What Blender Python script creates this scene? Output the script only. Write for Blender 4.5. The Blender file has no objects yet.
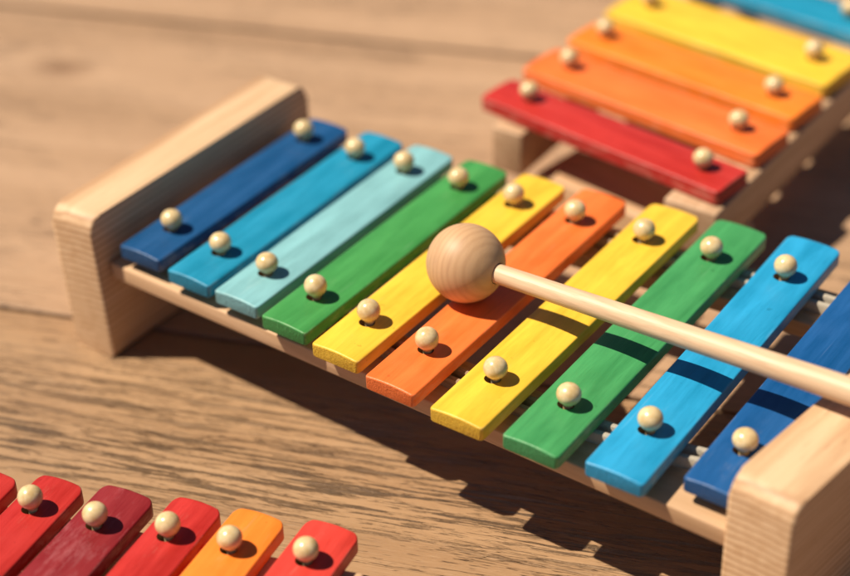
import bpy, bmesh, math, random
from mathutils import Vector, Matrix
random.seed(7)
S = 0.001                      # everything below is written in millimetres
ZT = 63.2                      # height of the big xylophone's bar tops above the table
scn = bpy.context.scene
C = scn.collection
R = math.radians

# ------------------------------------------------------------------ materials
def new_mat(name):
    m = bpy.data.materials.new(name); m.use_nodes = True
    nt = m.node_tree; nt.nodes.clear()
    out = nt.nodes.new('ShaderNodeOutputMaterial'); b = nt.nodes.new('ShaderNodeBsdfPrincipled')
    nt.links.new(b.outputs[0], out.inputs[0])
    return m, nt, b

def N(nt, t, **kw):
    n = nt.nodes.new(t)
    for k, v in kw.items():
        if k.startswith('i_'):
            k = k[2:]
            n.inputs[int(k) if k.isdigit() else k.replace('_', ' ')].default_value = v
        else:
            setattr(n, k, v)
    return n

def coords(nt, scale=(1, 1, 1), rot=(0, 0, 0), loc=(0, 0, 0)):
    tc = N(nt, 'ShaderNodeTexCoord'); mp = N(nt, 'ShaderNodeMapping')
    mp.inputs['Scale'].default_value = scale; mp.inputs['Rotation'].default_value = rot; mp.inputs['Location'].default_value = loc
    nt.links.new(tc.outputs['Object'], mp.inputs[0])
    return mp.outputs[0]

def noise(nt, vec, scale, detail=4, rough=.55, dist=0.):
    n = N(nt, 'ShaderNodeTexNoise'); n.inputs['Scale'].default_value = scale; n.inputs['Detail'].default_value = detail
    n.inputs['Roughness'].default_value = rough; n.inputs['Distortion'].default_value = dist
    nt.links.new(vec, n.inputs['Vector']); return n.outputs[0]

def ramp(nt, fac, stops):
    r = N(nt, 'ShaderNodeValToRGB'); e = r.color_ramp.elements
    while len(e) < len(stops): e.new(.5)
    for k, (p, c) in enumerate(stops):
        e[k].position = p
        e[k].color = (c[0], c[1], c[2], 1) if isinstance(c, (tuple, list)) else (c, c, c, 1)
    nt.links.new(fac, r.inputs[0]); return r.outputs[0]

def mixc(nt, a, b, fac, mode='MIX'):
    m = N(nt, 'ShaderNodeMix', data_type='RGBA', blend_type=mode)
    for s, v in ((m.inputs[6], a), (m.inputs[7], b), (m.inputs[0], fac)):
        if isinstance(v, (int, float)): s.default_value = v
        elif isinstance(v, tuple): s.default_value = (v[0], v[1], v[2], 1)
        else: nt.links.new(v, s)
    return m.outputs[2]

def math_(nt, op, a, b=0.):
    m = N(nt, 'ShaderNodeMath', operation=op)
    for s, v in ((m.inputs[0], a), (m.inputs[1], b)):
        if isinstance(v, (int, float)): s.default_value = v
        else: nt.links.new(v, s)
    return m.outputs[0]

def bump(nt, b, h, strength, dist):
    n = N(nt, 'ShaderNodeBump'); n.inputs['Strength'].default_value = strength; n.inputs['Distance'].default_value = dist
    nt.links.new(h, n.inputs['Height']); nt.links.new(n.outputs[0], b.inputs['Normal'])

def oi_offset(nt, vec):
    """shift the pattern per object so that no two pieces of wood look the same"""
    oi = N(nt, 'ShaderNodeObjectInfo')
    m = N(nt, 'ShaderNodeVectorMath', operation='SCALE'); m.inputs[0].default_value = (3.1, 1.7, 2.3)
    nt.links.new(oi.outputs['Random'], m.inputs[3])
    a = N(nt, 'ShaderNodeVectorMath', operation='ADD'); nt.links.new(vec, a.inputs[0]); nt.links.new(m.outputs[0], a.inputs[1])
    return a.outputs[0]

def paint(name, col, wear=0.):
    """painted wood: grain telegraphs through the lacquer along local Y"""
    m, nt, b = new_mat(name)
    v = oi_offset(nt, coords(nt, (1, .07, 1)))
    g = noise(nt, v, 900, 5, .6)
    v2 = oi_offset(nt, coords(nt, (1, .12, 1)))
    g2 = noise(nt, v2, 170, 4, .6, .3)
    v3 = oi_offset(nt, coords(nt))
    g3 = noise(nt, v3, 55, 3, .5)
    light = tuple(min(1, c * 1.18 + .012) for c in col); dark = tuple(c * .80 for c in col)
    c1 = mixc(nt, dark, light, ramp(nt, g2, [(.3, 0), (.7, 1)]))
    c1 = mixc(nt, c1, tuple(c * .72 for c in col), ramp(nt, g, [(.56, 0), (.72, .45)]))
    c1 = mixc(nt, c1, tuple(min(1, c * 1.1 + .02) for c in col), ramp(nt, g3, [(.45, 0), (.75, .45)]))
    # short bright scuffs along the grain
    sc = noise(nt, oi_offset(nt, coords(nt, (1, .05, 1), loc=(.3, 0, 0))), 420, 2, .5)
    c1 = mixc(nt, c1, tuple(min(1, c * .8 + .2) for c in col), ramp(nt, sc, [(.70, 0), (.80, .35)]))
    if wear:
        wn = noise(nt, oi_offset(nt, coords(nt, (1, .35, 1))), 130, 7, .75)
        c1 = mixc(nt, c1, (.42, .14, .15), ramp(nt, wn, [(.50, 0), (.66, wear)]))
    # rubbed arrises: uneven pale tint, part wear, part edge glints painted into the colour
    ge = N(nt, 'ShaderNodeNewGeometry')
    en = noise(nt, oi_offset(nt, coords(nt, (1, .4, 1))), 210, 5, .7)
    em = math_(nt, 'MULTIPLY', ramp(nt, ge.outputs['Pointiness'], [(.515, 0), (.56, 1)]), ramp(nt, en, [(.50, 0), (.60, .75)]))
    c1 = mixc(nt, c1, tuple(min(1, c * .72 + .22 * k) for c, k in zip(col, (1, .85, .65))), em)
    dn = noise(nt, oi_offset(nt, coords(nt, loc=(.9, .4, .2))), 260, 2, .5)
    c1 = mixc(nt, c1, tuple(c * .55 for c in col), ramp(nt, dn, [(.735, 0), (.76, .5)]))
    nt.links.new(c1, b.inputs['Base Color'])
    rr = N(nt, 'ShaderNodeMapRange'); rr.inputs[3].default_value = .30; rr.inputs[4].default_value = .52
    nt.links.new(g2, rr.inputs[0]); nt.links.new(rr.outputs[0], b.inputs['Roughness'])
    b.inputs['Specular IOR Level'].default_value = .38
    fine = noise(nt, v3, 1500, 3, .6)
    h = math_(nt, 'ADD', math_(nt, 'MULTIPLY', g, .7), math_(nt, 'ADD', math_(nt, 'MULTIPLY', g2, .5), math_(nt, 'MULTIPLY', fine, .35)))
    bump(nt, b, h, .55, .0003)
    return m

def wood(name, base, dark, light, axis='y', ring=170, rough=.5, fine=1100, contrast=.6, band=None):
    """bare planed wood with its grain along one local axis"""
    m, nt, b = new_mat(name)
    sc = {'x': (.06, 1, 1), 'y': (1, .06, 1), 'z': (1, 1, .06)}[axis]
    v = oi_offset(nt, coords(nt, sc)); w = oi_offset(nt, coords(nt, tuple(max(.14, s) for s in sc)))
    g = noise(nt, v, ring, 5, .6, .6)
    f = noise(nt, v, fine, 3, .6)
    wv = N(nt, 'ShaderNodeTexWave', wave_type='BANDS', bands_direction='DIAGONAL' if band is None else band)
    wv.inputs['Scale'].default_value = ring * .32; wv.inputs['Distortion'].default_value = 5; wv.inputs['Detail'].default_value = 3
    wv.inputs['Detail Scale'].default_value = 1.2
    nt.links.new(w, wv.inputs[0])
    c = mixc(nt, dark, light, ramp(nt, g, [(.28, 0), (.72, 1)]))
    c = mixc(nt, c, base, .4)
    c = mixc(nt, c, dark, ramp(nt, wv.outputs[1], [(.55, 0), (1, contrast)]))
    c = mixc(nt, c, tuple(x * .6 for x in dark), ramp(nt, f, [(.60, 0), (.75, .5)]))
    nt.links.new(c, b.inputs['Base Color'])
    b.inputs['Roughness'].default_value = rough; b.inputs['Specular IOR Level'].default_value = .35
    bump(nt, b, math_(nt, 'ADD', g, f), .35, .0003)
    return m

def end_paint(name, col):
    """the sawn ends: paint over open end grain, rougher than the faces"""
    m, nt, b = new_mat(name)
    v = oi_offset(nt, coords(nt, (1, 1, 1)))
    g = noise(nt, v, 1700, 4, .7); g2 = noise(nt, oi_offset(nt, coords(nt, (1, 1, .35), rot=(0, R(20), 0))), 900, 4, .6)
    c = mixc(nt, tuple(x * .76 for x in col), col, ramp(nt, g, [(.34, 0), (.56, 1)]))
    c = mixc(nt, c, tuple(min(1, x * 1.05 + .03) for x in col), ramp(nt, g2, [(.55, 0), (.7, .6)]))
    nt.links.new(c, b.inputs['Base Color']); b.inputs['Roughness'].default_value = .62
    bump(nt, b, math_(nt, 'ADD', g, g2), .9, .0006)
    return m
_paint = paint
ENDS = {}
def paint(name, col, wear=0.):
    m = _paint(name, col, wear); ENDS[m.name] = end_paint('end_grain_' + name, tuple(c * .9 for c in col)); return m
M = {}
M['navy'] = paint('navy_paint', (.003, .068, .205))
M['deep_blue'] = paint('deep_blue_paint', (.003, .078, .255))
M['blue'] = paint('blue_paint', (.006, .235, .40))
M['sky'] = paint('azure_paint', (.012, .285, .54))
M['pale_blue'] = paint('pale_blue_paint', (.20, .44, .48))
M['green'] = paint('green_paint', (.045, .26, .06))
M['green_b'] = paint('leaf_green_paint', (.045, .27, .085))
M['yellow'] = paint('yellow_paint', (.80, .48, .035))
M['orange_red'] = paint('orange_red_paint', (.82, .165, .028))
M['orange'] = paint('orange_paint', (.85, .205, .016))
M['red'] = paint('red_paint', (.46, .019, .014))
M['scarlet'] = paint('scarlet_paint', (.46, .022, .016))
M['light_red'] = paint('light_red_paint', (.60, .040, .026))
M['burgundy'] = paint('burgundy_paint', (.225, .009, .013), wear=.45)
M['beech'] = wood('beech_wood', (.62, .385, .215), (.47, .265, .135), (.70, .46, .275), 'y', 130, .5, contrast=.4)
def block_wood():
    m, nt, b = new_mat('beech_block_wood')
    v = oi_offset(nt, coords(nt, (1, .05, 1)))
    wv = N(nt, 'ShaderNodeTexWave', wave_type='RINGS', rings_direction='Y')
    wv.inputs['Scale'].default_value = 92; wv.inputs['Distortion'].default_value = 2.2; wv.inputs['Detail'].default_value = 3
    wv.inputs['Detail Scale'].default_value = 1.0; wv.inputs['Detail Roughness'].default_value = .6
    nt.links.new(coords(nt, (1, .10, 1), rot=(0, R(4), 0), loc=(-.02, .03, .09)), wv.inputs[0])
    g = noise(nt, v, 190, 5, .6, .5); f = noise(nt, v, 1300, 3, .6); sp = noise(nt, oi_offset(nt, coords(nt, (1, .16, 1))), 700, 3, .6)
    c = mixc(nt, (.58, .365, .205), (.72, .50, .31), ramp(nt, g, [(.3, 0), (.7, 1)]))
    c = mixc(nt, c, (.41, .225, .115), ramp(nt, wv.outputs[1], [(.5, 0), (.95, .75)]))
    c = mixc(nt, c, (.36, .19, .10), ramp(nt, f, [(.58, 0), (.75, .45)]))
    c = mixc(nt, c, (.33, .17, .09), ramp(nt, sp, [(.66, 0), (.74, .5)]))
    nt.links.new(c, b.inputs['Base Color']); b.inputs['Roughness'].default_value = .5; b.inputs['Specular IOR Level'].default_value = .35
    bump(nt, b, math_(nt, 'ADD', math_(nt, 'MULTIPLY', wv.outputs[1], .6), f), .35, .0003)
    return m
M['block'] = block_wood()
M['rail_wood'] = wood('rail_beech_wood', (.60, .38, .22), (.46, .27, .14), (.68, .45, .28), 'x', 150, .5, contrast=.35)
M['long_wood'] = wood('rail_pine_wood', (.52, .33, .20), (.40, .24, .13), (.62, .42, .27), 'y', 150, .5, contrast=.35)
M['handle'] = wood('mallet_handle_wood', (.70, .485, .31), (.56, .36, .215), (.80, .59, .40), 'x', 420, .46, contrast=.35)

def head_wood():
    m, nt, b = new_mat('turned_mallet_wood')
    v = coords(nt)
    wv = N(nt, 'ShaderNodeTexWave', wave_type='BANDS', bands_direction='X')
    wv.inputs['Scale'].default_value = 125; wv.inputs['Distortion'].default_value = 2.4; wv.inputs['Detail'].default_value = 3
    wv.inputs['Detail Scale'].default_value = .8
    nt.links.new(coords(nt, (1, .55, .55), rot=(0, R(16), R(24))), wv.inputs[0])
    g = noise(nt, coords(nt, (1, .18, .18), rot=(0, R(16), R(24))), 420, 5, .65)
    c = mixc(nt, (.57, .345, .185), (.46, .26, .13), ramp(nt, wv.outputs[1], [(.35, 0), (.95, .45)]))
    c = mixc(nt, c, (.38, .21, .12), ramp(nt, g, [(.5, 0), (.75, .4)]))
    nt.links.new(c, b.inputs['Base Color']); b.inputs['Roughness'].default_value = .52
    bump(nt, b, g, .25, .0002)
    return m
M['head'] = head_wood()

def pin_mat():
    m, nt, b = new_mat('cream_pin_lacquer')
    v = oi_offset(nt, coords(nt))
    g = noise(nt, v, 320, 3, .5)
    nt.links.new(mixc(nt, (.60, .43, .20), (.76, .60, .35), ramp(nt, g, [(.35, 0), (.65, 1)])), b.inputs['Base Color'])
    b.inputs['Roughness'].default_value = .27
    b.inputs['Subsurface Weight'].default_value = .12; b.inputs['Subsurface Radius'].default_value = (.004, .003, .0015)
    b.inputs['Subsurface Scale'].default_value = .4
    b.inputs['Coat Weight'].default_value = .3; b.inputs['Coat Roughness'].default_value = .18
    bump(nt, b, g, .12, .0004)
    return m
M['pin'] = pin_mat()
def hole_mat():
    m, nt, b = new_mat('raw_wood_in_nail_hole')
    g = noise(nt, coords(nt), 900, 3)
    nt.links.new(mixc(nt, (.16, .09, .045), (.40, .25, .13), g), b.inputs['Base Color']); b.inputs['Roughness'].default_value = .8
    return m
M['hole'] = hole_mat()
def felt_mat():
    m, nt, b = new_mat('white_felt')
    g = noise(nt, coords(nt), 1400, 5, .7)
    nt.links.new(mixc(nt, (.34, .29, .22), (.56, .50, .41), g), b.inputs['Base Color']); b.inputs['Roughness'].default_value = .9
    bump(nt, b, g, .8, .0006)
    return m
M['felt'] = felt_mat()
M['felt_shaded'] = wood('brown_shaded_felt', (.34, .23, .14), (.22, .14, .08), (.42, .30, .19), 'x', 600, .85)  # felt between the closer bars, their shade painted in as brown

GA = R(20)      # direction of the table boards
def table_mat():
    m, nt, b = new_mat('weathered_oak_table')
    base = coords(nt, (1, 1, 1), rot=(0, 0, 0))           # table object itself is turned so local X runs along the boards
    st = lambda sx, sy, lx=0., ly=0.: coords(nt, (sx, sy, 1), loc=(lx, ly, 0))
    warp = noise(nt, st(1, 1), 5, 3, .5)
    # gentle waviness of the grain
    def wavy(sx, sy, amt, l=0.):
        mp = st(sx, sy, l, l * .7)
        wn = noise(nt, st(5, 9, l, 1.3), 1.0, 3, .5)
        sep = N(nt, 'ShaderNodeCombineXYZ'); nt.links.new(math_(nt, 'MULTIPLY', math_(nt, 'SUBTRACT', wn, .5), amt), sep.inputs[1])
        a = N(nt, 'ShaderNodeVectorMath', operation='ADD'); nt.links.new(mp, a.inputs[0]); nt.links.new(sep.outputs[0], a.inputs[1]); return a.outputs[0]
    broad = noise(nt, wavy(2.2, 26, .6), 1.0, 4, .55)
    mid = noise(nt, wavy(7, 190, 2.2), 1.0, 5, .65)
    fine = noise(nt, wavy(38, 900, 9.), 1.0, 5, .7)
    pore = noise(nt, wavy(55, 800, 7., 3.1), 1.0, 3, .6)
    patch = noise(nt, st(6, 12), 1.0, 4, .6)
    fib = noise(nt, wavy(120, 1900, 9., 5.3), 1.0, 4, .7)
    sy_ = N(nt, 'ShaderNodeSeparateXYZ'); nt.links.new(base, sy_.inputs[0])
    far_board = math_(nt, 'GREATER_THAN', sy_.outputs[1], .020)      # the board beyond the seam is a paler, pinker piece of oak
    c = mixc(nt, (.315, .180, .090), (.43, .262, .140), ramp(nt, broad, [(.30, 0), (.70, 1)]))
    c = mixc(nt, c, mixc(nt, (.37, .225, .13), (.50, .32, .20), ramp(nt, broad, [(.30, 0), (.70, 1)])), far_board)
    # calm areas and busier ones alternate across the boards
    busy = ramp(nt, patch, [(.36, .18), (.66, 1)])
    c = mixc(nt, c, (.56, .365, .215), math_(nt, 'MULTIPLY', ramp(nt, mid, [(.52, 0), (.72, .5)]), busy))
    c = mixc(nt, c, (.27, .15, .074), math_(nt, 'MULTIPLY', ramp(nt, mid, [(.26, .5), (.40, 0)]), busy))
    c = mixc(nt, c, (.58, .39, .24), math_(nt, 'MULTIPLY', ramp(nt, fine, [(.54, 0), (.75, .4)]), busy))
    c = mixc(nt, c, (.15, .077, .036), math_(nt, 'MULTIPLY', ramp(nt, fine, [(.31, .85), (.42, 0)]), busy))
    c = mixc(nt, c, (.13, .066, .032), math_(nt, 'MULTIPLY', ramp(nt, fib, [(.32, .85), (.41, 0)]), busy))
    c = mixc(nt, c, (.64, .45, .29), math_(nt, 'MULTIPLY', ramp(nt, fib, [(.58, 0), (.70, .5)]), busy))
    # open pores: short dark dashes
    pm = math_(nt, 'MULTIPLY', ramp(nt, pore, [(.63, 0), (.69, 1)]), ramp(nt, patch, [(.36, .3), (.56, 1)]))
    c = mixc(nt, c, (.09, .048, .024), math_(nt, 'MULTIPLY', pm, .75))
    # grey worn streaks with rough varnish, mostly in one band of the near board
    sep = N(nt, 'ShaderNodeSeparateXYZ'); nt.links.new(base, sep.inputs[0])
    def bandmask(y0, half):
        d = math_(nt, 'ABSOLUTE', math_(nt, 'SUBTRACT', sep.outputs[1], y0))
        mr = N(nt, 'ShaderNodeMapRange'); mr.inputs[1].default_value = half; mr.inputs[2].default_value = half * .25
        mr.inputs[3].default_value = 0; mr.inputs[4].default_value = 1
        nt.links.new(d, mr.inputs[0]); return mr.outputs[0]
    wn = noise(nt, wavy(16, 330, 3., 7.7), 1.0, 6, .75)
    # faint drift of the worn band
    worn = math_(nt, 'MULTIPLY', ramp(nt, wn, [(.52, 0), (.60, 1)]), math_(nt, 'MAXIMUM', bandmask(-.070, .026), math_(nt, 'MULTIPLY', bandmask(-.030, .03), .35)))
    c = mixc(nt, c, (.40, .285, .19), math_(nt, 'MULTIPLY', worn, .4))
    crack = noise(nt, wavy(5, 120, 2.6, 11.), 1.0, 5, .7)
    cm = math_(nt, 'MULTIPLY', ramp(nt, crack, [(.494, 0), (.5, 1), (.506, 0)]), math_(nt, 'MULTIPLY', ramp(nt, patch, [(.46, 0), (.56, 1)]), .9))
    c = mixc(nt, c, (.08, .042, .02), cm)
    # knots
    for kx, ky, kr in ((-.163, .262, .015), (-.235, .275, .009)):
        mp = N(nt, 'ShaderNodeMapping'); mp.inputs['Location'].default_value = (-kx, -ky * 1., 0)
        tc = N(nt, 'ShaderNodeTexCoord'); nt.links.new(tc.outputs['Object'], mp.inputs[0])
        sc = N(nt, 'ShaderNodeVectorMath', operation='MULTIPLY'); sc.inputs[1].default_value = (.55, 1, 1); nt.links.new(mp.outputs[0], sc.inputs[0])
        ln = N(nt, 'ShaderNodeVectorMath', operation='LENGTH'); nt.links.new(sc.outputs[0], ln.inputs[0])
        k = N(nt, 'ShaderNodeMapRange'); k.inputs[1].default_value = 0; k.inputs[2].default_value = kr; k.inputs[3].default_value = .8; k.inputs[4].default_value = 0
        nt.links.new(ln.outputs[1], k.inputs[0]); c = mixc(nt, c, (.16, .075, .03), k.outputs[0])
    nt.links.new(c, b.inputs['Base Color'])
    rg = mixc(nt, (.46, .46, .46), (.2, .2, .2), worn)
    nt.links.new(rg, b.inputs['Roughness'])
    nt.links.new(math_(nt, 'ADD', .42, math_(nt, 'MULTIPLY', worn, .5)), b.inputs['Specular IOR Level'])
    gl = noise(nt, st(600, 1500), 1.0, 3, .7)
    h = math_(nt, 'ADD', math_(nt, 'MULTIPLY', mid, .12), math_(nt, 'ADD', math_(nt, 'MULTIPLY', fine, .22), math_(nt, 'MULTIPLY', fib, .25)))
    h = math_(nt, 'SUBTRACT', h, math_(nt, 'MULTIPLY', pm, .6)); h = math_(nt, 'SUBTRACT', h, math_(nt, 'MULTIPLY', cm, .9))
    h = math_(nt, 'ADD', h, math_(nt, 'MULTIPLY', math_(nt, 'MULTIPLY', gl, worn), 5.))
    bump(nt, b, h, .85, .0009)
    return m
M['table'] = table_mat()

# ------------------------------------------------------------------ helpers
def link(o, parent=None):
    C.objects.link(o)
    if parent: o.parent = parent
    return o

def mesh_obj(name, bm, mats, parent=None, smooth=True, sharp=40):
    me = bpy.data.meshes.new(name); bmesh.ops.recalc_face_normals(bm, faces=bm.faces)
    if smooth:
        for f in bm.faces: f.smooth = True
        for e in bm.edges:
            if len(e.link_faces) == 2 and e.calc_face_angle(0) > R(sharp): e.smooth = False
    bm.to_mesh(me); bm.free()
    for m in (mats if isinstance(mats, (list, tuple)) else [mats]): me.materials.append(m)
    return link(bpy.data.objects.new(name, me), parent)

def empty(name, loc, label, cat, group=None):
    o = bpy.data.objects.new(name, None); o.location = loc; o.empty_display_size = .02
    o['label'] = label; o['category'] = cat
    if group: o['group'] = group
    return link(o)

def loft(bm, rings, cap=True):
    vs = [[bm.verts.new(p) for p in r] for r in rings]
    n = len(rings[0])
    for a, b in zip(vs, vs[1:]):
        for i in range(n):
            j = (i + 1) % n
            bm.faces.new((a[i], a[j], b[j], b[i]))
    if cap:
        bm.faces.new(vs[0]); bm.faces.new(list(reversed(vs[-1])))
    return vs

def box_bm(x0, x1, y0, y1, z0, z1, bev=1.0, seg=3):
    bm = bmesh.new()
    vs = [bm.verts.new((x * S, y * S, z * S)) for x in (x0, x1) for y in (y0, y1) for z in (z0, z1)]
    for f in ((0, 1, 3, 2), (4, 6, 7, 5), (0, 4, 5, 1), (2, 3, 7, 6), (0, 2, 6, 4), (1, 5, 7, 3)): bm.faces.new([vs[i] for i in f])
    if bev: bmesh.ops.bevel(bm, geom=list(bm.edges), offset=bev * S, segments=seg, profile=.5, affect='EDGES')
    return bm

def bar_bm(w, y0, y1, t=7.2, crown=1.5, re=.9, rp=(2.2, 3.4), jitter=0.):
    """a sounding bar: crowned top, eased edges, rounded plan corners; origin at its pin line centre, top crown at z=0"""
    rings = []
    ys = []
    K = 6
    for k in range(K + 1):
        a = math.pi / 2 * k / K
        ys.append((y0 + rp[0] * (1 - math.sin(a)), 0, rp[0] * (1 - math.cos(a))))
    # order: from the very end inward
    near = [(y0 + rp[0] * (1 - math.cos(math.pi / 2 * k / K)), rp[0] * (1 - math.sin(math.pi / 2 * k / K))) for k in range(K + 1)]
    far = [(y1 - rp[1] * (1 - math.cos(math.pi / 2 * k / K)), rp[1] * (1 - math.sin(math.pi / 2 * k / K))) for k in range(K, -1, -1)]
    mids = [(y0 + rp[0] + (y1 - y0 - rp[0] - rp[1]) * k / 8, 0) for k in range(1, 8)]
    for y, ins in near + mids + far:
        e = min(abs(y - y0), abs(y1 - y)); ze = 0
        if e < re: ze = re - math.sqrt(max(0, re * re - (re - e) ** 2))
        hw = w / 2 - ins * .9
        wob = jitter * math.sin(y * .05 + w)
        pts = []
        hw2 = hw + wob * .2
        def top(x): return -crown * (x / (w / 2)) ** 2 - ze
        # bottom, left to right
        pts.append((-hw2 + .5, -t + ze * .4)); pts.append((hw2 - .5, -t + ze * .4)); pts.append((hw2, -t + .5 + ze * .4))
        xs = hw2 - re
        for k in range(5):
            a = math.pi / 2 * k / 4
            pts.append((xs + re * math.cos(a), top(xs) - re + re * math.sin(a)))
        for k in range(1, 12):
            x = xs * (1 - 2 * k / 12); pts.append((x, top(x)))
        for k in range(4, -1, -1):
            a = math.pi / 2 * k / 4
            pts.append((-xs - re * math.cos(a), top(xs) - re + re * math.sin(a)))
        pts.append((-hw2, -t + .5 + ze * .4))
        rings.append([(px * S, y * S, pz * S) for px, pz in pts])
    bm = bmesh.new(); loft(bm, rings); return bm

def hole_cut(ob, spots):
    """drill the nail holes"""
    for k, (x, y, r) in enumerate(spots):
        bm = bmesh.new()
        bmesh.ops.create_cone(bm, cap_ends=True, segments=28, radius1=r * S, radius2=r * S, depth=11 * S,
                              matrix=Matrix.Translation((x * S, y * S, -1.0 * S)) @ Matrix.Diagonal((1.12, 1, 1, 1)))
        me = bpy.data.meshes.new('cut'); bm.to_mesh(me); bm.free(); [me.materials.append(x) for x in ob.data.materials]
        for p in me.polygons: p.material_index = 2
        c = link(bpy.data.objects.new('cut', me)); c.matrix_world = ob.matrix_world.copy()
        c.parent = ob.parent; c.location = ob.location; c.rotation_euler = ob.rotation_euler
        md = ob.modifiers.new('b%d' % k, 'BOOLEAN'); md.object = c; md.operation = 'DIFFERENCE'; md.solver = 'EXACT'
        cuts.append(c)
    bpy.context.view_layer.update()
    dg = bpy.context.evaluated_depsgraph_get()
    me2 = bpy.data.meshes.new_from_object(ob.evaluated_get(dg), depsgraph=dg)
    ob.modifiers.clear(); ob.data = me2; me2.name = ob.name
    while cuts:
        c = cuts.pop(); m_ = c.data; bpy.data.objects.remove(c); bpy.data.meshes.remove(m_)
cuts = []

def pin_mesh(r=5.0, zc=5.9, sr=1.95):
    prof = [(sr, -6.5), (sr, .2), (sr * 1.0, 1.2), (sr * 1.25, zc - r * .93)]
    n = 12
    for k in range(2, n + 1):
        a = -math.pi / 2 + math.pi * k / n
        prof.append((max(r * math.cos(a), 0.0), zc + r * .93 * math.sin(a)))
    bm = bmesh.new(); seg = 28; rings = []
    for rr, z in prof[:-1]:
        rings.append([(rr * math.cos(2 * math.pi * i / seg) * S, rr * math.sin(2 * math.pi * i / seg) * S, z * S) for i in range(seg)])
    vs = loft(bm, rings, cap=False)
    topv = bm.verts.new((0, 0, prof[-1][1] * S))
    for i in range(seg): bm.faces.new((vs[-1][i], vs[-1][(i + 1) % seg], topv))
    bm.faces.new(vs[0])
    bmesh.ops.recalc_face_normals(bm, faces=bm.faces)
    for f in bm.faces: f.smooth = True
    me = bpy.data.meshes.new('pin'); bm.to_mesh(me); bm.free(); me.materials.append(M['pin']); return me
PIN = pin_mesh()

def add_bar(parent, mat, cx, cy, z, ang, w, ya, yb, pins, label, t=7.2, crown=1.0, rp=(2.2, 3.4)):
    """ya, yb: ends along the bar's own length; pins: distances along it"""
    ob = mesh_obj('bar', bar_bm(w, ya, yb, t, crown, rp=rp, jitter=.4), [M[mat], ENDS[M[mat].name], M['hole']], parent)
    for p in ob.data.polygons:
        if abs(p.normal.y) > .9: p.material_index = 1
    tilt = R(random.uniform(-.5, .5))
    ob.location = (cx * S, cy * S, z * S); ob.rotation_euler = (0, tilt, ang); ob['label'] = label
    spots = []
    for p in pins:
        spots.append((random.uniform(-1.3, -.7), p + random.uniform(-.9, -.2), 3.15))
    hole_cut(ob, spots)
    for p in pins:
        q = link(bpy.data.objects.new('pin', PIN), ob)
        q.location = (0, p * S, -.3 * S)
        q.rotation_euler = (R(random.uniform(-3, 3)), R(random.uniform(-3, 3)), random.uniform(0, 6)); q.scale = (1, 1, random.uniform(.95, 1.06))
    return ob

def block_bm(thick, y0, y1, h, rt=7.5, bev=1.6):
    """end block: slab with rounded upper ends; x from 0 to thick, z from 0 to h"""
    prof = [(y0, 0), (y1, 0)]
    for k in range(7):
        a = math.pi / 2 * k / 6; prof.append((y1 - rt + rt * math.cos(a), h - rt + rt * math.sin(a)))
    for k in range(7):
        a = math.pi / 2 * (1 + k / 6); prof.append((y0 + rt + rt * math.cos(a), h - rt + rt * math.sin(a)))
    bm = bmesh.new()
    loft(bm, [[(x * S, y * S, z * S) for y, z in prof] for x in (0, thick)])
    es = [e for e in bm.edges if len({round(v.co.x, 6) for v in e.verts}) == 1]
    bmesh.ops.bevel(bm, geom=es, offset=bev * S, segments=4, profile=.5, affect='EDGES')
    return bm

def cord_bm(pts, r, seg=10, lump=0.):
    """a soft strand along x with slight unevenness"""
    rings = []
    for k, (x, y, z) in enumerate(pts):
        rr = r * (1 + lump * random.uniform(-1, 1))
        rings.append([(x * S, (y + rr * math.cos(2 * math.pi * i / seg)) * S, (z + rr * math.sin(2 * math.pi * i / seg)) * S) for i in range(seg)])
    bm = bmesh.new(); loft(bm, rings); return bm

# ------------------------------------------------------------------ table (the setting)
bm = bmesh.new()
seams = [(-900, -163.), (-161.6, 18.8), (21.8, 335.5), (340.5, 512.), (513.4, 1400.)]
for y0, y1 in seams:
    b2 = box_bm(-1500, 1500, y0, y1, -30, 0, bev=0.9, seg=2)
    tmp = bpy.data.meshes.new('t'); b2.to_mesh(tmp); b2.free(); bm.from_mesh(tmp); bpy.data.meshes.remove(tmp)
tb = mesh_obj('table_top', bm, M['table'], smooth=False)
tb.rotation_euler = (0, 0, GA); tb['kind'] = 'structure'
bm = box_bm(-1500, 1500, -900, 1400, -34, -31, bev=0)
tu = mesh_obj('table_underside', bm, M['long_wood'], smooth=False); tu.rotation_euler = (0, 0, GA); tu['kind'] = 'structure'

# ------------------------------------------------------------------ the big xylophone
X = [0.0, 31.3, 59.1, 88.6, 118.4, 149.3, 182.9, 215.0, 248.3, 284.1]
YN = [-2.8, -5.8, -6.5, -9.9, -13.6, -19.0, -21.4, -19.8, -16.0, -3.7]
YF = [137.2, 141.0, 143.5, 145.4, 149.0, 152.7, 158.6, 162.5, 167.9, 173.4]
TH = [0.0001, -0.0021, -0.0012, 0.0051, 0.0044, -0.0011, -0.0003, -0.0054, -0.0147, -0.0027]
YP = [20.0, 17.3, 15.9, 13.2, 10.8, 8.2, 7.4, 8.9, 13.0, 21.3]
YQ = [116.6, 116.6, 118.6, 120.6, 121.7, 124.5, 127.4, 130.9, 134.5, 138.1]
COL = ['navy', 'blue', 'pale_blue', 'green', 'yellow', 'orange_red', 'yellow', 'green_b', 'sky', 'deep_blue']
LBL = ['navy blue bar against the left end block', 'medium blue bar next to the navy one', 'pale sky blue bar', 'green bar left of the mallet head',
       'yellow bar under the mallet head', 'orange bar beside the mallet head', 'yellow bar under the mallet handle', 'green bar crossed by the mallet handle',
       'bright azure bar crossed by the mallet handle', 'dark blue bar beside the right end block']
xy = empty('xylophone', (0, 0, 0), 'ten-bar wooden toy xylophone with raised end blocks, the mallet lying across it', 'xylophone', 'toy xylophones on the table')
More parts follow.
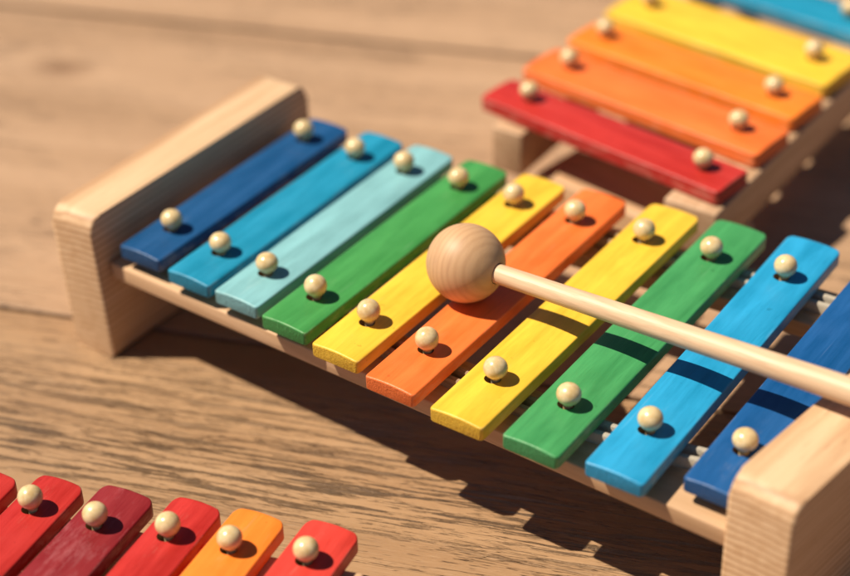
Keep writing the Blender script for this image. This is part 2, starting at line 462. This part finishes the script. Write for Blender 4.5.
for i in range(10):
    w = 25. if i > 5 else 24.3
    cy = YP[i]; cx = X[i] + TH[i] * (cy - 80) + 12
    add_bar(xy, COL[i], cx, cy, ZT + .4, -TH[i], w, YN[i] - cy, YF[i] - cy, [0, YQ[i] - YP[i]], LBL[i], rp=(1.9, 3.6))

def place_block(loc, ang, thick, y0, y1, h, label):
    o = mesh_obj('end_block', block_bm(thick, y0, y1, h), M['block'], xy)
    o.location = (loc[0] * S, loc[1] * S, 0); o.rotation_euler = (0, 0, R(ang)); o['label'] = label
    return o
lb = place_block((-7.4 - 24.8, 0), 0, 24.8, -9.6, 146, ZT + 12, 'pale beech end block at the left end')
place_block((305.0, -9.8), -8., 27, 0, 150, ZT + 14.6, 'blurred beech end block at the right end')
lb.rotation_euler = (0, R(-1.6), 0)      # the block leans out a touch
# rails: from block to block; local x along the rail
def rail(p0, p1, width, z0, z1, parent, side):
    d = Vector((p1[0] - p0[0], p1[1] - p0[1])); L = d.length; a = math.atan2(d.y, d.x)
    y0, y1 = (0, width) if side > 0 else (-width, 0)
    o = mesh_obj('rail', box_bm(0, L, y0, y1, z0, z1, .8), M['rail_wood'], parent)
    o.location = (p0[0] * S, p0[1] * S, 0); o.rotation_euler = (0, 0, a); return o
rail((-7.3, -3.0), (308.5, -8.5), 31, ZT - 20.5, ZT - 12.4, xy, 1)
rail((-7.3, 108.), (318.8, 128.), 28, ZT - 20.5, ZT - 12.4, xy, 1)
def felt(fn, x0, x1, mat, name):
    bm = bmesh.new()
    for off in (-3.2, 3.2):
        rings = []
        for k in range(61):
            x = x0 + (x1 - x0) * k / 60; y = fn(x) + off + random.uniform(-.12, .12); h = ZT - 7.4 + random.uniform(-.1, .1); w_ = 1.6 + random.uniform(-.2, .2)
            rings.append([(x * S, (y + a * w_) * S, (h + b_) * S) for a, b_ in ((-1, -5), (1, -5), (1.05, -.9), (.7, -.1), (0, .1), (-.7, -.1), (-1.05, -.9))])
        b2 = bmesh.new(); loft(b2, rings); t_ = bpy.data.meshes.new('t'); b2.to_mesh(t_); b2.free(); bm.from_mesh(t_); bpy.data.meshes.remove(t_)
    return mesh_obj(name, bm, M[mat], xy)
def lerp_tab(tab):
    def fn(x):
        xs = [X[i] + 12 for i in range(10)]
        if x <= xs[0]: return tab[0]
        for k in range(9):
            if x <= xs[k + 1]:
                f = (x - xs[k]) / (xs[k + 1] - xs[k]); return tab[k] * (1 - f) + tab[k + 1] * f
        return tab[9]
    return fn
fa = lambda x: lerp_tab(YP)(x) + 2.0
fb = lambda x: 110 + x * .062 + 12
felt(fa, 4, 212, 'felt_shaded', 'shaded_felt_strip'); felt(fa, 214, 304, 'felt', 'felt_strip')  # left run is the same felt in its shade-browned colour
felt(fb, 4, 200, 'felt_shaded', 'shaded_felt_strip'); felt(fb, 202, 312, 'felt', 'felt_strip')

# ------------------------------------------------------------------ the mallet
CEN = Vector((153.16, 48.76, 17.0 + ZT))
END = Vector((318.9, 45.6, 24.8 + ZT))
ax = (END - CEN).normalized()
ml = empty('mallet', (CEN.x * S, CEN.y * S, CEN.z * S - 17.0 * S), 'wooden mallet with a round ball head resting across the coloured bars', 'mallet')
q = ax.to_track_quat('X', 'Z')
bm = bmesh.new()
seg, rg = 64, 36
R0 = 16.8
rings = []
hole_r = 4.7
# sphere turned about local X, with a small dished socket where the handle enters
a1 = math.asin(hole_r / R0)
for k in range(rg + 1):
    a = math.pi - (math.pi - a1) * (k / rg) if k else math.pi - .02
    rings.append((R0 * math.cos(a), R0 * math.sin(a)))
rings += [(R0 * math.cos(a1) - .5, hole_r - .25), (R0 * math.cos(a1) - 3, hole_r - .3)]
loft(bm, [[(x * S, r * math.cos(2 * math.pi * i / seg) * S, r * math.sin(2 * math.pi * i / seg) * S) for i in range(seg)] for x, r in rings])
hd = mesh_obj('ball_head', bm, M['head'], ml, sharp=50)
hd.location = (0, 0, 17.0 * S); hd.rotation_mode = 'QUATERNION'; hd.rotation_quaternion = q
bm = bmesh.new(); rings = []
for k in range(61):
    x = 12.6 + (262 - 12.6) * k / 60
    r = 4.15 + 1.35 * min(1, (x - 12) / 190)
    if k == 60: r -= 1.
    rings.append((x, r))
loft(bm, [[(x * S, r * math.cos(2 * math.pi * i / 40) * S, r * math.sin(2 * math.pi * i / 40) * S) for i in range(40)] for x, r in rings])
hn = mesh_obj('handle', bm, M['handle'], ml)
hn.location = (0, 0, 17.0 * S); hn.rotation_mode = 'QUATERNION'; hn.rotation_quaternion = q

# ------------------------------------------------------------------ flat xylophone behind (upper right)
ZB = ZT - 4
x2 = empty('xylophone', (0, 0, 0), 'out-of-focus xylophone behind, its red bar nearest, then oranges, yellow and blue', 'xylophone', 'toy xylophones on the table')
B2 = [('scarlet', (57.8, 209.1), (55.7, 232.0), (203.9, 186.7), (202.0, 217.0), (78.8, 220.1), (185.2, 207.4), 'red bar, frontmost'),
      ('orange_red', (60.8, 246.0), (55.2, 276.7), (203.5, 229.1), (202.3, 261.0), (78.7, 265.3), (183.2, 255.3), 'reddish orange bar behind the red one'),
      ('orange', (60.6, 289.2), (59.9, 316.8), (203.0, 269.8), (201.5, 304.4), (76.5, 309.8), (182.3, 297.5), 'orange bar next to the yellow one'),
      ('yellow', (62.0, 329.0), (60, 371), (203, 312.5), (201, 356.), (78, 357), (183, 346), 'yellow bar near the top edge'),
      ('blue', (58, 392), (57, 424), (201, 375.0), (200, 408), (74, 412), (178, 399), 'blue bar at the top corner')]
for mat, nl, fl, nr, fr, pa, pb, lb in B2:
    a = (Vector(nl) + Vector(fl)) / 2; b = (Vector(nr) + Vector(fr)) / 2
    d = (b - a); L = d.length; w = ((Vector(nl) - Vector(fl)).length + (Vector(nr) - Vector(fr)).length) / 2
    mid = (a + b) / 2; ang = math.atan2(d.y, d.x) - math.pi / 2      # local +Y points to the right end
    dn = d.normalized()
    t0 = (Vector(pa) - mid).dot(dn); t1 = (Vector(pb) - mid).dot(dn)
    add_bar(x2, mat, mid.x, mid.y, ZB, ang, w, -L / 2, L / 2, [t0, t1], lb, t=8.2, crown=1.0, rp=(3, 3))
def rail2(xc, y0, y1, wd, z0, z1, parent, ang=2., label=None, name='rail'):
    o = mesh_obj(name, box_bm(-wd / 2, wd / 2, 0, y1 - y0, z0, z1, 1.2), M['long_wood'], parent)
    o.location = (xc * S, y0 * S, 0); o.rotation_euler = (0, 0, R(ang))
    if label: o['label'] = label
    return o
rail2(78, 197.5, 500, 18, ZB - 34, ZB - 9.2, x2, 1)
rail2(190, 183, 500, 28, ZB - 34, ZB - 9.2, x2, .2)
# broad pale foot board that carries the two rails
o = mesh_obj('foot_board', box_bm(0, 112, 0, 34, 0.1, ZB - 34.5, 1.5), M['rail_wood'], x2)
o.location = (90 * S, 207 * S, 0); o.rotation_euler = (0, 0, R(-8.5))
o = mesh_obj('foot_board', box_bm(0, 112, 0, 34, 0.1, ZB - 34.5, 1.5), M['rail_wood'], x2)
o.location = (85 * S, 450 * S, 0); o.rotation_euler = (0, 0, R(-8.5))

# ------------------------------------------------------------------ flat xylophone in front (lower left)
ZC = ZT - 33
x3 = empty('xylophone', (0, 0, 0), 'front flat xylophone cut off by the lower left corner, with red, burgundy and orange bars', 'xylophone', 'toy xylophones on the table')
B3 = [('red', (32.5, -125.5), (54.8, -121.7), (45.5, -142.5), 'red bar at the very left edge'),
      ('red', (58.0, -113.9), (80.1, -110.7), (71, -132), 'red bar left of the burgundy one'),
      ('burgundy', (83.5, -104.2), (108.0, -100.6), (99, -125), 'worn burgundy bar'),
      ('red', (112.0, -93.9), (134, -90.4), (126, -114), 'red bar right of the burgundy one'),
      ('orange', (136.2, -86.4), (158.5, -81.3), (152.5, -106), 'orange bar'),
      ('light_red', (163.5, -76.2), (186.3, -70.9), (179, -95), 'light red bar at the right end')]
for mat, fl, fr, pn, lb in B3:
    sh = Vector((-7.7 + 2.0 * (fl[0] - 32) / 130, 5.9 + .6 * (fl[0] - 32) / 130)); fl, fr, pn = Vector(fl) + sh, Vector(fr) + sh, Vector(pn) + sh
    mid = (fl + fr) / 2; w = (fr - fl).length
    ang = R(9.5)
    dn = Vector((-math.sin(ang), math.cos(ang)))
    tp = (pn - mid).dot(dn)
    add_bar(x3, mat, mid.x, mid.y, ZC, ang, w, -140, 0, [tp, tp - 95], lb, t=8, crown=1.6, rp=(3, 4.5))
o = mesh_obj('rail', box_bm(-90, 90, -9, 9, 0.1, ZC - 8.8, 1.2), M['rail_wood'], x3); o.location = (107 * S, -113 * S, 0); o.rotation_euler = (0, 0, R(19))
o = mesh_obj('rail', box_bm(-90, 90, -9, 9, 0.1, ZC - 8.8, 1.2), M['rail_wood'], x3); o.location = (123 * S, -206 * S, 0); o.rotation_euler = (0, 0, R(19))

# ------------------------------------------------------------------ light
AZ, EL = 32.0, 57.5            # direction the shadows fall to, height of the sun
sd = bpy.data.lights.new('sun', 'SUN'); sd.energy = 5.0; sd.angle = R(.8); sd.color = (1, .89, .72)
so = link(bpy.data.objects.new('sun', sd))
dirv = Vector((math.cos(R(AZ)) * math.cos(R(EL)), math.sin(R(AZ)) * math.cos(R(EL)), -math.sin(R(EL))))
so.rotation_euler = dirv.to_track_quat('-Z', 'Y').to_euler()
wd = bpy.data.worlds.new('World'); scn.world = wd; wd.use_nodes = True
nt = wd.node_tree; bg = nt.nodes['Background']
sk = nt.nodes.new('ShaderNodeTexSky'); sk.sky_type = 'NISHITA'; sk.sun_disc = False
sk.sun_elevation = R(EL); sk.sun_rotation = math.atan2(-dirv.x, -dirv.y)
sk.dust_density = .4; sk.air_density = .45; sk.ozone_density = .3
nt.links.new(sk.outputs[0], bg.inputs[0]); bg.inputs[1].default_value = .05

# ------------------------------------------------------------------ camera
CP = Vector((483.7359, -437.1318, 411.9763 + ZT)) * S
CR = Vector((0.818945, 0.573388, -0.023571)); CU = Vector((-0.310934, 0.477867, 0.821561)); CF = Vector((-0.482337, 0.665484, -0.569633))
cam = bpy.data.cameras.new('camera'); co = link(bpy.data.objects.new('camera', cam))
mw = Matrix((CR, CU, -CF)).transposed().to_4x4(); mw.translation = CP; co.matrix_world = mw
cam.sensor_width = 36; cam.lens = 71.492; cam.clip_start = .02; cam.clip_end = 50
cam.dof.use_dof = True; cam.dof.focus_distance = .678; cam.dof.aperture_fstop = 4.0; cam.dof.aperture_blades = 0
scn.camera = co
scn.view_settings.view_transform = 'Standard'; scn.view_settings.look = 'None'
scn.view_settings.exposure = 0.36; scn.view_settings.gamma = 1
scn.render.engine = 'CYCLES'
